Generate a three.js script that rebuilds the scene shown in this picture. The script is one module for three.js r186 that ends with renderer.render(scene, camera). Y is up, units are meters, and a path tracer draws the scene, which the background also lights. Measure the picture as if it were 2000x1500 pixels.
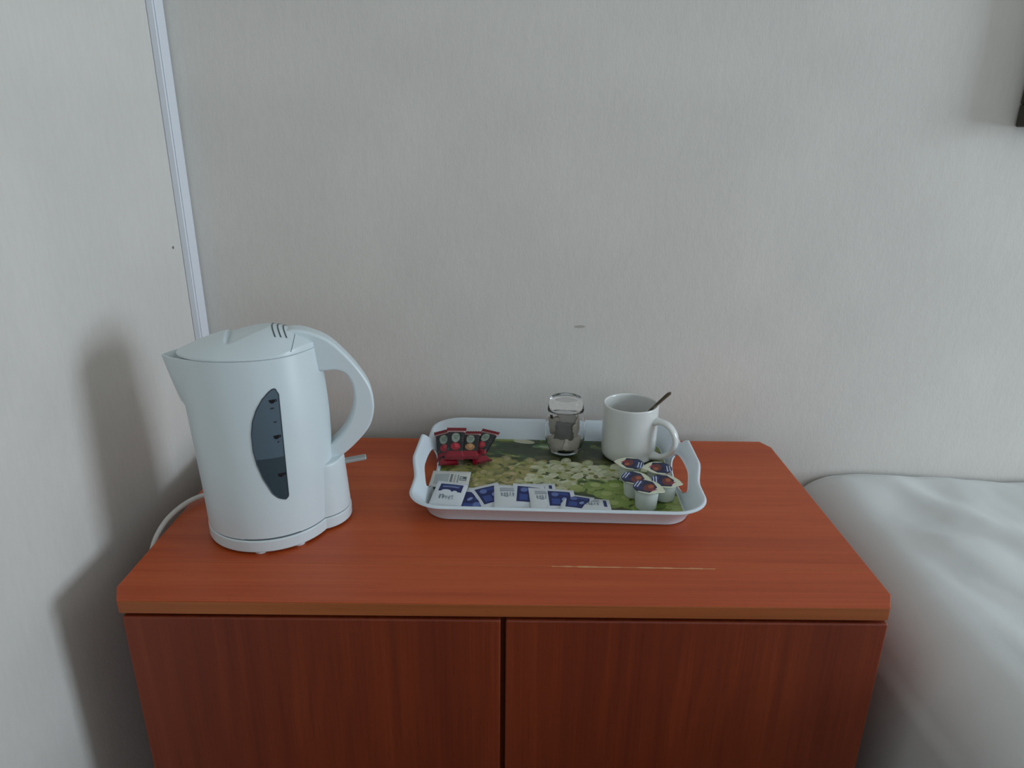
import * as THREE from 'three';
import { mergeGeometries, toCreasedNormals } from 'three/addons/utils/BufferGeometryUtils.js';
import { RoundedBoxGeometry } from 'three/addons/geometries/RoundedBoxGeometry.js';
import { RectAreaLightUniformsLib } from 'three/addons/lights/RectAreaLightUniformsLib.js';

// ---------- camera, sky, light, exposure ----------
const scene = new THREE.Scene();
const camera = new THREE.PerspectiveCamera(57.2, 2000 / 1500, 0.02, 60);
camera.position.set(0, 1.1837, 1.0751);
camera.rotation.order = 'YXZ';
camera.rotation.set(-0.3435, 0, 0.0098);
scene.background = new THREE.Color(0.62, 0.72, 0.8);          // flat overcast sky seen through the window
const WIN = { z0: 0.42, z1: 1.46, y0: 0.74, y1: 1.84, x: 2.9 };
RectAreaLightUniformsLib.init();
const daylight = new THREE.RectAreaLight(new THREE.Color(0.85, 0.985, 1.13), 14, WIN.z1 - WIN.z0 - 0.16, WIN.y1 - WIN.y0 - 0.16);
daylight.name = 'window_daylight';
daylight.position.set(WIN.x - 0.02, (WIN.y0 + WIN.y1) / 2, (WIN.z0 + WIN.z1) / 2);
daylight.lookAt(-1, (WIN.y0 + WIN.y1) / 2, (WIN.z0 + WIN.z1) / 2);
scene.add(daylight);
const WIN2 = { x0: 0.1, x1: 1.7, y0: 0.9, y1: 2.2, z: 3.3 };     // a second, shaded window behind the camera
const fill = new THREE.RectAreaLight(new THREE.Color(0.88, 0.985, 1.09), 0.85, WIN2.x1 - WIN2.x0 - 0.16, WIN2.y1 - WIN2.y0 - 0.16);
fill.name = 'rear_window_daylight';
fill.position.set((WIN2.x0 + WIN2.x1) / 2, (WIN2.y0 + WIN2.y1) / 2, WIN2.z - 0.02);
fill.lookAt((WIN2.x0 + WIN2.x1) / 2, (WIN2.y0 + WIN2.y1) / 2, 0);
scene.add(fill);
const EXPOSURE = 0.94;

// ---------- helpers ----------
let seed = 20240611;
const rnd = () => { seed = (seed + 0x6d2b79f5) | 0; let t = Math.imul(seed ^ (seed >>> 15), 1 | seed); t = (t + Math.imul(t ^ (t >>> 7), 61 | t)) ^ t; return ((t ^ (t >>> 14)) >>> 0) / 4294967296; };
const rr = (a, b) => a + (b - a) * rnd();
const clamp = (x, a = 0, b = 1) => Math.min(b, Math.max(a, x));
const sstep = (a, b, x) => { const t = clamp((x - a) / (b - a)); return t * t * (3 - 2 * t); };
const lerp = (a, b, t) => a + (b - a) * t;
const hash = (x, y) => { let h = Math.imul(x, 374761393) + Math.imul(y, 668265263); h = Math.imul(h ^ (h >>> 13), 1274126177); return ((h ^ (h >>> 16)) >>> 0) / 4294967296; };
function vnoise(x, y, px = 0, py = 0) {                        // value noise, tiles after px, py cells
  const ix = Math.floor(x), iy = Math.floor(y), fx = x - ix, fy = y - iy, u = fx * fx * (3 - 2 * fx), v = fy * fy * (3 - 2 * fy);
  const m = (i, p) => (p ? ((i % p) + p) % p : i), h = (i, j) => hash(m(i, px), m(j, py));
  return lerp(lerp(h(ix, iy), h(ix + 1, iy), u), lerp(h(ix, iy + 1), h(ix + 1, iy + 1), u), v);
}
const used = {};
const numbered = (n) => { used[n] = (used[n] ?? -1) + 1; return used[n] ? n + '_' + String(used[n]).padStart(3, '0') : n; };
function mesh(name, geo, mat, parent = scene) {
  const o = new THREE.Mesh(geo, mat);
  o.name = parent === scene ? numbered(name) : name;
  o.castShadow = o.receiveShadow = true; parent.add(o); return o;
}
function tag(o, label, category, group) { o.userData.label = label; if (category) o.userData.category = category; if (group) o.userData.group = group; return o; }
function thing(name, label, category, pos = [0, 0, 0], turn = 0, group) {
  const o = new THREE.Group(); o.name = numbered(name); o.position.set(...pos); o.rotation.y = turn; scene.add(o);
  return tag(o, label, category, group);
}
function struct(name, geo, mat, parent) { const o = mesh(name, geo, mat, parent); if (!parent || parent === scene) o.userData.kind = 'structure'; return o; }
function metricUV(g) {                                         // uv in metres, along the face's main axes
  if (g.index) g = g.toNonIndexed();
  const p = g.attributes.position, n = g.attributes.normal, uv = new Float32Array(p.count * 2);
  for (let i = 0; i < p.count; i++) {
    const ax = Math.abs(n.getX(i)), ay = Math.abs(n.getY(i)), az = Math.abs(n.getZ(i));
    const [u, v] = ay > ax && ay > az ? [p.getX(i), p.getZ(i)] : ax > az ? [p.getZ(i), p.getY(i)] : [p.getX(i), p.getY(i)];
    uv[i * 2] = u; uv[i * 2 + 1] = v;
  }
  g.setAttribute('uv', new THREE.BufferAttribute(uv, 2)); return g;
}
const box = (x0, x1, y0, y1, z0, z1) => metricUV(new THREE.BoxGeometry(x1 - x0, y1 - y0, z1 - z0).translate((x0 + x1) / 2, (y0 + y1) / 2, (z0 + z1) / 2));
const rbox = (x0, x1, y0, y1, z0, z1, r = 0.002, s = 2) => metricUV(new RoundedBoxGeometry(x1 - x0, y1 - y0, z1 - z0, s, r).translate((x0 + x1) / 2, (y0 + y1) / 2, (z0 + z1) / 2));
function gridGeo(nu, nv, f, closeU = false) {                  // f(u, v, i, j) -> [x, y, z]
  const pos = [], uv = [], idx = [], w = nu + 1;
  for (let j = 0; j <= nv; j++) for (let i = 0; i <= nu; i++) { pos.push(...f(i / nu, j / nv, i, j)); uv.push(i / nu, j / nv); }
  for (let j = 0; j < nv; j++) for (let i = 0; i < nu; i++) { const a = j * w + i, b = a + 1, c = a + w, d = c + 1; idx.push(a, b, d, a, d, c); }
  const g = new THREE.BufferGeometry();
  g.setAttribute('position', new THREE.Float32BufferAttribute(pos, 3)); g.setAttribute('uv', new THREE.Float32BufferAttribute(uv, 2)); g.setIndex(idx); g.computeVertexNormals();
  if (closeU) {                                                // one smooth seam
    const n = g.attributes.normal;
    for (let j = 0; j <= nv; j++) { const a = j * w, b = a + nu, v = new THREE.Vector3(n.getX(a) + n.getX(b), n.getY(a) + n.getY(b), n.getZ(a) + n.getZ(b)).normalize(); n.setXYZ(a, v.x, v.y, v.z); n.setXYZ(b, v.x, v.y, v.z); }
  }
  return g;
}
const tube = (pts, r, seg = 60, rad = 10) => new THREE.TubeGeometry(new THREE.CatmullRomCurve3(pts.map((p) => new THREE.Vector3(...p)), false, 'centripetal'), seg, r, rad, false);
const lathe = (pts, seg = 64) => new THREE.LatheGeometry(pts.map((p) => new THREE.Vector2(...p)), seg);
function dataTex(w, h, f, srgb = true) {
  const d = new Uint8Array(w * h * 4);
  for (let y = 0; y < h; y++) for (let x = 0; x < w; x++) { const c = f(x, y), o = (y * w + x) * 4; d[o] = clamp(c[0], 0, 255); d[o + 1] = clamp(c[1], 0, 255); d[o + 2] = clamp(c[2], 0, 255); d[o + 3] = 255; }
  const t = new THREE.DataTexture(d, w, h, THREE.RGBAFormat);
  t.magFilter = THREE.LinearFilter; t.minFilter = THREE.LinearMipmapLinearFilter; t.generateMipmaps = true; t.wrapS = t.wrapT = THREE.RepeatWrapping;
  if (srgb) t.colorSpace = THREE.SRGBColorSpace; t.needsUpdate = true; return t;
}
function canvasTex(w, h, draw) {
  const c = document.createElement('canvas'); c.width = w; c.height = h; draw(c.getContext('2d'), w, h);
  const t = new THREE.CanvasTexture(c); t.colorSpace = THREE.SRGBColorSpace; t.magFilter = THREE.LinearFilter; return t;
}
const std = (o) => new THREE.MeshStandardMaterial(o), phys = (o) => new THREE.MeshPhysicalMaterial(o);

// ---------- materials ----------
function woodTex(base, dark, light, vertical, s0) {
  const W = 1024, H = 512;
  return dataTex(vertical ? H : W, vertical ? W : H, (x, y) => {
    const a = vertical ? y : x, b = vertical ? x : y;
    const warp = vnoise(a / 256 + s0, b / 90, 4 + 0, 0) * 3;
    const plank = vnoise(s0 + 3, b / 64 + warp * 0.35 + s0);
    const fine = vnoise(a / 150, b / 2.2 + s0, 0, 0), mid = vnoise(a / 210 + 9, b / 11 + warp + s0), pore = vnoise(a / 22, b / 1.3 + 40 + s0);
    let t = 0.42 * (plank - 0.5) + 0.3 * (mid - 0.5) + 0.25 * (fine - 0.5) - (pore > 0.82 ? (pore - 0.82) * 1.1 : 0);
    return [0, 1, 2].map((i) => t < 0 ? lerp(base[i], dark[i], clamp(-t * 2.2)) : lerp(base[i], light[i], clamp(t * 2.2)));
  });
}
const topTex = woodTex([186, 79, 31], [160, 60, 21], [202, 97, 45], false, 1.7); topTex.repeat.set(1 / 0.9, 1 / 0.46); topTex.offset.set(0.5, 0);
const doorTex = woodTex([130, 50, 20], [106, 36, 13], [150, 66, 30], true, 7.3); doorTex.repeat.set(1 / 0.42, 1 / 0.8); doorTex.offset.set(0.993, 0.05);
const bandTex = woodTex([164, 87, 42], [138, 68, 28], [180, 102, 52], false, 4.1); bandTex.repeat.set(1 / 0.9, 1 / 0.3); bandTex.offset.set(0.5, 0);
const M = {};
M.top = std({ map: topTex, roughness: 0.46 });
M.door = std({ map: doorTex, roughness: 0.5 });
M.band = std({ map: bandTex, roughness: 0.5 });
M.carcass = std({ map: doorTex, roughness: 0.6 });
M.groove = std({ color: 0x5c3018, roughness: 0.8 });
M.scratch = std({ color: 0xd9a878, roughness: 0.7 });
const wallBump = dataTex(512, 512, (x, y) => {
  const v = 0.5 * vnoise(x / 3.2, y / 9, 160, 0) + 0.3 * vnoise(x / 1.6, y / 3, 320, 0) + 0.5 * vnoise(x / 16, y / 24, 32, 0);
  const c = 255 * clamp(v / 1.3); return [c, c, c];
}, false);
wallBump.repeat.set(1 / 0.28, 1 / 0.28);
const wallCol = dataTex(512, 512, (x, y) => {
  const v = vnoise(x / 64, y / 64, 8, 8) * 0.6 + vnoise(x / 3, y / 14, 170, 0) * 0.4, k = 0.975 + 0.04 * v; return [222 * k, 218 * k, 211 * k];
});
wallCol.repeat.set(1 / 0.6, 1 / 0.6);
M.wall = std({ map: wallCol, bumpMap: wallBump, bumpScale: 0.00022, roughness: 0.92 });
M.ceiling = std({ color: 0xe6e3dc, roughness: 0.95 });
const carpet = dataTex(256, 256, (x, y) => { const v = vnoise(x / 2, y / 2, 128, 128) * 30 + vnoise(x / 20, y / 20, 0, 0) * 12; return [62 + v, 50 + v, 42 + v]; });
carpet.repeat.set(4, 4);
M.floor = std({ map: carpet, roughness: 1 });
M.white = std({ color: 0xe9ecec, roughness: 0.4 });
M.trunk = std({ color: 0xe8ecf2, roughness: 0.4 });
M.kettle = phys({ color: new THREE.Color().setRGB(0.68, 0.765, 0.785), roughness: 0.36, clearcoat: 0.15, clearcoatRoughness: 0.3 });
M.kettleLine = std({ color: 0x59666a, roughness: 0.6 });
M.lever = std({ color: 0xa3a6a3, roughness: 0.45 });
M.gauge = phys({ color: new THREE.Color().setRGB(0.085, 0.125, 0.16), roughness: 0.3 });
M.water = phys({ color: new THREE.Color().setRGB(0.035, 0.055, 0.07), roughness: 0.3 });
M.ink = std({ color: 0x0a0e14, roughness: 0.5 });
M.tray = phys({ color: new THREE.Color().setRGB(0.71, 0.79, 0.85), roughness: 0.3, clearcoat: 0.25, clearcoatRoughness: 0.2 });
M.ceramic = phys({ color: new THREE.Color().setRGB(0.73, 0.74, 0.71), roughness: 0.22, clearcoat: 0.5, clearcoatRoughness: 0.1 });
M.steel = std({ color: 0x8d857a, roughness: 0.32, metalness: 1 });
M.glass = phys({ color: 0xffffff, roughness: 0.02, transmission: 1, thickness: 0.003, ior: 1.2 });
M.pane = phys({ color: 0xffffff, roughness: 0.0, transmission: 1, thickness: 0, ior: 1.5 });
M.cup = phys({ color: new THREE.Color().setRGB(0.76, 0.80, 0.75), roughness: 0.4, transmission: 0.15, thickness: 0 });
M.cord = std({ color: 0xd9d8d2, roughness: 0.5 });
M.frame = std({ color: 0x302b20, roughness: 0.5 });
M.mat = std({ color: 0xb9b2a2, roughness: 0.9 });
const fabricBump = dataTex(256, 256, (x, y) => { const c = 128 + 60 * Math.sin(x * Math.PI / 2) * Math.sin(y * Math.PI / 2) + 60 * (vnoise(x / 3, y / 3, 85, 85) - 0.5); return [c, c, c]; }, false);
fabricBump.repeat.set(60, 60);
M.duvet = phys({ color: new THREE.Color().setRGB(0.72, 0.735, 0.72), roughness: 0.9, bumpMap: fabricBump, bumpScale: 0.0003, sheen: 0.2, sheenRoughness: 0.6 });
M.mattress = std({ color: 0xd8d5cb, roughness: 0.95 });
M.bedbase = std({ color: 0x8b7f70, roughness: 0.95 });
M.ground = std({ color: 0x77796c, roughness: 1 });

// ---------- the room ----------
const L = -0.49, R = WIN.x, F = WIN2.z, H = 2.45, T = 0.12;        // left wall, right wall, front wall, ceiling
struct('floor', box(L - T, R + T, -0.1, 0, -T, F + T), M.floor);
struct('ceiling', box(L - T, R + T, H, H + 0.1, -T, F + T), M.ceiling);
const wallBack = new THREE.Group(); wallBack.name = 'wall_back'; wallBack.userData.kind = 'structure'; scene.add(wallBack);
mesh('wallpaper', box(L - T, R + T, 0, H, -T, 0), M.wall, wallBack);
mesh('scuff_mark', new THREE.CircleGeometry(0.5, 20).scale(0.017, 0.0042, 1).translate(0.1063, 0.8965, 0.0006), std({ color: 0xb9b4ac, roughness: 1 }), wallBack);
const wallLeft = new THREE.Group(); wallLeft.name = 'wall_left'; wallLeft.userData.kind = 'structure'; scene.add(wallLeft);
mesh('wallpaper', box(L - T, L, 0, H, 0, F), M.wall, wallLeft);
mesh('scuff_mark', new THREE.CircleGeometry(0.0022, 12).rotateY(Math.PI / 2).translate(L + 0.0006, 1.0228, 0.056), std({ color: 0x7d7a78, roughness: 1 }), wallLeft);
struct('wall_front', mergeGeometries([box(L - T, R + T, 0, WIN2.y0, F, F + T), box(L - T, R + T, WIN2.y1, H, F, F + T), box(L - T, WIN2.x0, WIN2.y0, WIN2.y1, F, F + T), box(WIN2.x1, R + T, WIN2.y0, WIN2.y1, F, F + T)]), M.wall);
struct('wall_right', mergeGeometries([box(R, R + T, 0, WIN.y0, 0, F), box(R, R + T, WIN.y1, H, 0, F), box(R, R + T, WIN.y0, WIN.y1, 0, WIN.z0), box(R, R + T, WIN.y0, WIN.y1, WIN.z1, F)]), M.wall);
const win = new THREE.Group(); win.name = 'window_1'; win.userData.kind = 'structure'; scene.add(win);
{
  const { z0, z1, y0, y1 } = WIN, x0 = R + 0.03, x1 = R + 0.08, w = 0.06, zm = (z0 + z1) / 2;
  mesh('window_frame', mergeGeometries([box(x0, x1, y0, y0 + w, z0, z1), box(x0, x1, y1 - w, y1, z0, z1), box(x0, x1, y0 + w, y1 - w, z0, z0 + w), box(x0, x1, y0 + w, y1 - w, z1 - w, z1), box(x0, x1, y0 + w, y1 - w, zm - 0.03, zm + 0.03)]), M.white, win);
  mesh('window_pane', box(x0 + 0.02, x0 + 0.024, y0 + w, y1 - w, z0 + w, zm - 0.03), M.pane, win);
  mesh('window_pane', box(x0 + 0.02, x0 + 0.024, y0 + w, y1 - w, zm + 0.03, z1 - w), M.pane, win);
  mesh('window_sill', rbox(R - 0.1, R + 0.03, y0 - 0.025, y0, z0 - 0.05, z1 + 0.05, 0.004), M.white, win);
}
const win2 = new THREE.Group(); win2.name = 'window_2'; win2.userData.kind = 'structure'; scene.add(win2);
{
  const { x0, x1, y0, y1 } = WIN2, z0 = F + 0.03, z1 = F + 0.08, w = 0.06, xm = (x0 + x1) / 2;
  mesh('window_frame', mergeGeometries([box(x0, x1, y0, y0 + w, z0, z1), box(x0, x1, y1 - w, y1, z0, z1), box(x0, x0 + w, y0 + w, y1 - w, z0, z1), box(x1 - w, x1, y0 + w, y1 - w, z0, z1), box(xm - 0.03, xm + 0.03, y0 + w, y1 - w, z0, z1)]), M.white, win2);
  mesh('window_pane', box(x0 + w, xm - 0.03, y0 + w, y1 - w, z0 + 0.02, z0 + 0.024), M.pane, win2);
  mesh('window_pane', box(xm + 0.03, x1 - w, y0 + w, y1 - w, z0 + 0.02, z0 + 0.024), M.pane, win2);
}
struct('baseboard_back', rbox(L + 0.001, R, 0, 0.09, 0.0005, 0.014, 0.003), M.white);
struct('baseboard_left', rbox(L + 0.0005, L + 0.014, 0, 0.09, 0.015, F, 0.003), M.white);
// cable trunking in the corner, on the left wall
const trunk = new THREE.Group(); trunk.name = 'trim_1'; trunk.userData.kind = 'structure'; scene.add(trunk);
mesh('trunking_body', rbox(L + 0.0003, L + 0.0095, 0.09, H - 0.002, 0.001, 0.030, 0.0012), M.trunk, trunk);
mesh('trunking_lid', rbox(L + 0.0095, L + 0.0118, 0.09, H - 0.002, 0.0035, 0.0275, 0.001), M.trunk, trunk);

// ---------- cabinet ----------
const TOP = 0.72;
{
  const c = thing('cabinet', 'low orange-brown wooden cabinet with two darker doors and clipped top corners, against the wall', 'cabinet');
  const x0 = -0.4225, x1 = 0.409, zb = 0.041, zf = 0.460, cx = 0.0115, cz = 0.022;
  const s = new THREE.Shape();
  [[x0 + cx, zb], [x1 - cx, zb], [x1, zb + cz], [x1, zf - cz], [x1 - cx, zf], [x0 + cx, zf], [x0, zf - cz], [x0, zb + cz]].forEach(([x, z], i) => (i ? s.lineTo(x, -z) : s.moveTo(x, -z)));
  s.closePath();
  const th = 0.0165, bv = 0.0009;
  const slab = new THREE.ExtrudeGeometry(s, { depth: th - 2 * bv, bevelEnabled: true, bevelThickness: bv, bevelSize: bv, bevelOffset: -bv, bevelSegments: 2 }).rotateX(-Math.PI / 2).translate(0, TOP - th + bv, 0);
  mesh('top_panel', metricUV(slab), M.top, c);
  tag(mesh('edge_band', rbox(x0 + cx + 0.001, x1 - cx - 0.001, TOP - th + 0.0004, TOP - 0.0012, zf - 0.0008, zf + 0.0009, 0.0006), M.band, c), 'lighter strip of wood along the front edge');
  // the seam of the front lipping and the worn, pale scratch along it
  const seam = []; for (let i = 0; i <= 40; i++) { const x = lerp(x0 + 0.004, x1 - 0.004, i / 40); seam.push([x, TOP + 0.00005, 0.3915 + 0.006 * (x / 0.4) * 0.6 + 0.0004 * Math.sin(i * 1.7)]); }
  mesh('seam_line', tube(seam, 0.00035, 120, 6), std({ color: 0xb5683f, roughness: 0.5 }), c);
  const sc = new THREE.Shape(), up = [], dn = [];
  for (let i = 0; i <= 60; i++) { const t = i / 60, x = lerp(0.047, 0.232, t), z = 0.3918 + 0.0105 * x, w = 0.0006 + 0.0012 * Math.max(0, vnoise(i / 3, 3) - 0.35) * (t < 0.75 ? 1.2 : 0.5) + (Math.abs(t - 0.19) < 0.04 ? 0.0009 : 0) + (Math.abs(t - 0.88) < 0.04 ? 0.0006 : 0); up.push([x, z - w]); dn.push([x, z + w * 0.7]); }
  [...up, ...dn.reverse()].forEach(([x, z], i) => (i ? sc.lineTo(x, -z) : sc.moveTo(x, -z)));
  tag(mesh('scratch', new THREE.ExtrudeGeometry(sc, { depth: 0.0002, bevelEnabled: false }).rotateX(-Math.PI / 2).translate(0, TOP + 0.0001, 0), M.scratch, c), 'pale worn scratch across the top');
  const yb = 0.06, yt = TOP - th, b0 = -0.4085, b1 = 0.3995, ci = zf - 0.019;
  mesh('side_panel', rbox(b0, b0 + 0.016, yb, yt, zb + 0.004, ci, 0.001), M.carcass, c);
  mesh('side_panel', rbox(b1 - 0.016, b1, yb, yt, zb + 0.004, ci, 0.001), M.carcass, c);
  mesh('back_panel', box(b0 + 0.016, b1 - 0.016, yb, yt, zb + 0.006, zb + 0.012), M.carcass, c);
  mesh('bottom_panel', box(b0 + 0.016, b1 - 0.016, yb, yb + 0.016, zb + 0.012, ci), M.carcass, c);
  mesh('partition', box(-0.0147, 0.0013, yb + 0.016, yt, zb + 0.012, ci), M.carcass, c);
  mesh('plinth', box(b0 + 0.02, b1 - 0.02, 0, yb, zb + 0.02, ci - 0.03), M.carcass, c);
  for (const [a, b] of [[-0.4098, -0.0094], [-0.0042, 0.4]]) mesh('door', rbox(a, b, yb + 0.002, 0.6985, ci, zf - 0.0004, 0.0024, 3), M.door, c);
}

// ---------- kettle (x towards the handle, z towards the viewer) ----------
{
  const k = thing('kettle', 'white plastic jug kettle with a dark water gauge, on the left end of the cabinet', 'kettle', [-0.297, TOP, 0.300], Math.PI / 12);
  const aMin = (h) => -lerp(0.0745, 0.083, sstep(0, 0.24, h)), aMax = (h) => lerp(0.0735, 0.078, sstep(0.0, 0.1, h)) - 0.004 * sstep(0.14, 0.228, h);
  const half = (h) => lerp(0.0735, 0.052, Math.pow(clamp(h / 0.228), 1.5));
  const RIM = 0.2265;
  const spout = (h, z) => 0.0150 * Math.max(0, 1 - Math.abs(z) / lerp(0.012, 0.034, clamp((h - 0.165) / 0.06))) * (0.2 * sstep(0.166, 0.171, h) + 0.8 * Math.pow(clamp((h - 0.168) / 0.058), 0.85));
  function section(h, phi, sp = true) {
    const c = Math.cos(phi), s = Math.sin(phi), t = h / 0.228;
    const sh = Math.pow(Math.abs(s), 1 + 0.75 * t * t * Math.max(0, c) + 0.12 * t * Math.max(0, -c));
    const z = half(h) * Math.sign(s) * sh, x = c > 0 ? aMax(h) * c : -aMin(h) * c;
    return [x - (sp && c < 0 ? spout(h, z) : 0), z];
  }
  const NU = 240, y0 = 0.0188;
  const rows = []; for (let j = 0; j <= 56; j++) rows.push(y0 + (RIM - y0) * j / 56);
  const shell = gridGeo(NU, rows.length + 3, (u, v, i, j) => {
    const phi = -u * Math.PI * 2;
    if (j === 0) { const [x, z] = section(y0, phi); return [x * 0.975, y0 - 0.0015, z * 0.975]; }
    if (j <= rows.length) { const h = rows[j - 1], [x, z] = section(h, phi); return [x, h, z]; }
    const q = j - rows.length, [x, z] = section(RIM, phi), f = [0, 0.985, 0.955, 0.9][q];
    return [x * f, RIM + [0, 0.0006, -0.002, -0.006][q], z * f];
  }, true);
  const floorCap = gridGeo(NU, 1, (u, v) => { const [x, z] = section(RIM, -u * Math.PI * 2), f = 0.9 * (1 - v); return [x * f, RIM - 0.006, z * f]; });
  mesh('body', toCreasedNormals(mergeGeometries([shell, floorCap]).scale(1000, 1000, 1000), 0.4).scale(0.001, 0.001, 0.001), M.kettle, k);
  // lid: domed, with a D-shaped finger recess; its outline is the rim's
  const dome = (x, z) => {
    const xn = x > 0 ? x / 0.0745 : x / 0.083, r2 = xn * xn + (z / 0.052) ** 2;
    let h = 0.0235 * (1 - Math.pow(clamp(r2), 0.9)) + 0.006 * sstep(-0.02, 0.045, x) * (1 - clamp(r2));
    const zz = z / 0.031, bx = lerp(-0.025, 0.022, 1 - zz * zz);  // recess between its wall at x = -0.025 and a bow
    if (Math.abs(zz) < 1) h -= 0.0092 * sstep(-0.0275, -0.0240, x) * clamp((bx - x) / 0.047) * (0.85 + 0.15 * Math.abs(zz));
    return RIM + 0.0022 + h;
  };
  const lid = gridGeo(160, 74, (u, v, i, j) => {
    const phi = -u * Math.PI * 2;
    if (j < 4) { const [x, z] = section(RIM, phi, false), f = [0.94, 0.992, 0.998, 0.99][j]; return [x * f, RIM + [0.0008, 0.0008, 0.0017, 0.0026][j], z * f]; }
    const f = 0.99 * (1 - (j - 4) / 70), [x, z] = section(RIM, phi, false);
    return [x * f, dome(x * f, z * f) + 0.0004, z * f];
  }, true);
  mesh('lid', lid, M.kettle, k);
  const onLid = (x, z, d = 0.0002) => [x, dome(x, z) + d, z];
  for (const x of [0.0265, 0.0325, 0.0385]) {
    const pts = []; for (let i = 0; i <= 16; i++) { const z = lerp(-0.026, 0.026, i / 16); pts.push(onLid(x - 0.004 + 0.004 * (z / 0.026) ** 2, z * (1 - (x - 0.0265) * 6))); }
    mesh('vent_slot', tube(pts, 0.0009, 40, 8), M.kettleLine, k);
  }
  const hinge = []; for (let i = 0; i <= 20; i++) { const z = lerp(-0.040, 0.0395, i / 20); hinge.push(onLid(0.0475 - 0.003 * (z / 0.03) ** 2, z)); }
  mesh('seam_line', tube(hinge, 0.0004, 60, 6), M.kettleLine, k);
  const bow = []; for (let i = 0; i <= 30; i++) { const zz = lerp(-0.97, 0.97, i / 30); bow.push(onLid(lerp(-0.025, 0.0235, 1 - zz * zz) + 0.001, zz * 0.031, 0.0001)); }
  mesh('seam_line', tube(bow, 0.0003, 60, 6), M.kettleLine, k);
  // handle: one D-shaped loop
  const hs = new THREE.Shape(), P = (a) => a.map((p) => new THREE.Vector2(...p));
  hs.moveTo(0.030, 0.2475); hs.splineThru(P([[0.046, 0.2495], [0.063, 0.2455], [0.085, 0.2335], [0.109, 0.2065], [0.1265, 0.177], [0.1312, 0.153], [0.1285, 0.132], [0.1205, 0.116], [0.103, 0.0975], [0.088, 0.0865], [0.070, 0.0815]]));
  hs.lineTo(0.066, 0.1); hs.splineThru(P([[0.0785, 0.1045], [0.0945, 0.1205], [0.1045, 0.141], [0.1078, 0.160], [0.106, 0.178], [0.0995, 0.191], [0.089, 0.1965], [0.076, 0.1965]]));
  hs.lineTo(0.060, 0.1985); hs.lineTo(0.054, 0.226); hs.closePath();
  const hw = 0.0125;
  mesh('handle', new THREE.ExtrudeGeometry(hs, { depth: 2 * hw - 0.008, bevelEnabled: true, bevelThickness: 0.004, bevelSize: 0.0032, bevelOffset: -0.0032, bevelSegments: 5, curveSegments: 48 }).translate(0, 0, -hw + 0.004), M.kettle, k);
  // switch housing below the handle
  const housing = gridGeo(72, 16, (u, v, i, j) => {
    const phi = -u * Math.PI * 2, h = j < 13 ? lerp(y0, 0.0835, j / 12) : [0.0853, 0.0862, 0.0865][Math.min(2, j - 13)], r = lerp(0.0400, 0.0362, j / 12), f = j < 13 ? 1 : [0.985, 0.95, 0.0][Math.min(2, j - 13)];
    return [0.0550 + r * f * Math.cos(phi), h, r * f * Math.sin(phi)];
  }, true);
  mesh('switch_housing', housing, M.kettle, k);
  tag(mesh('switch_lever', rbox(0.088, 0.1185, -0.0023, 0.0023, -0.0055, 0.0055, 0.0021, 4).rotateZ(0.09).translate(0.0, 0.0655, 0), M.lever, k), 'grey on-off lever');
  // power base: outline of jug plus housing
  const keyhole = (g) => { const s = new THREE.Shape(), r1 = 0.0750 + g, r2 = 0.0408 + g, d = 0.055, x = (d * d + r1 * r1 - r2 * r2) / (2 * d), a1 = Math.acos(x / r1), a2 = Math.acos((x - d) / r2); s.absarc(0, 0, r1, a1, Math.PI * 2 - a1, false); s.absarc(d, 0, r2, -a2, a2, false); return s; };
  const ext = (s, h, b) => new THREE.ExtrudeGeometry(s, { depth: h - 2 * b, bevelEnabled: true, bevelThickness: b, bevelSize: b, bevelOffset: -b, bevelSegments: 3, curveSegments: 48 }).rotateX(-Math.PI / 2).translate(0, b, 0);
  mesh('power_base', ext(keyhole(0), 0.0148, 0.0016).translate(0, 0.0028, 0), M.kettle, k);
  mesh('base_gap', ext(keyhole(-0.0018), 0.0026, 0.0003).translate(0, 0.0170, 0), M.kettleLine, k);
  for (const a of [100, 62, 200, 300, 250, 350]) { const q = a * Math.PI / 180; mesh('foot', new THREE.CylinderGeometry(0.0075, 0.007, 0.0032, 20).translate(0.066 * Math.cos(q), 0.0016, 0.066 * Math.sin(q)), M.kettle, k); }
  // water gauge on the front wall
  const front = (a, h) => { const x = a / aMax(h); return half(h) * Math.pow(Math.max(0, 1 - x * x), 0.5 * (1 + 0.75 * (h / 0.228) ** 2 * Math.max(0, x))); };
  const right = (h) => 0.0256 - 0.003 * sstep(0.188, 0.1945, h) - 0.0030 * Math.pow(clamp((0.0695 - h) / 0.0045), 2);
  const LEFT = [[0.0650, 0.0218], [0.0654, 0.0196], [0.0664, 0.0172], [0.0690, 0.0138], [0.0746, 0.0088], [0.094, 0.0002], [0.1106, -0.0045], [0.1267, -0.0069], [0.1454, -0.0069], [0.1605, -0.0043], [0.1733, 0.0008], [0.1847, 0.0083], [0.1915, 0.0150], [0.1945, 0.0195]];
  const left = (h) => { for (let i = 0; i < LEFT.length - 1; i++) if (h <= LEFT[i + 1][0]) { const [h0, a0] = LEFT[i], [h1, a1] = LEFT[i + 1]; return lerp(a0, a1, clamp((h - h0) / (h1 - h0))); } return LEFT[LEFT.length - 1][1]; };
  const curved = (h0, h1, f0, f1, lift, nu = 14, nv = 40) => gridGeo(nu, nv, (u, v) => { const h = lerp(h0, h1, v), a = lerp(f0(h), f1(h), u); return [a, h, front(a, h) + lift]; });
  const WL = 0.1165;
  tag(mesh('gauge_window', curved(WL, 0.1945, left, right, 0.0005), M.gauge, k), 'dark blue-grey half-moon water gauge');
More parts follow.
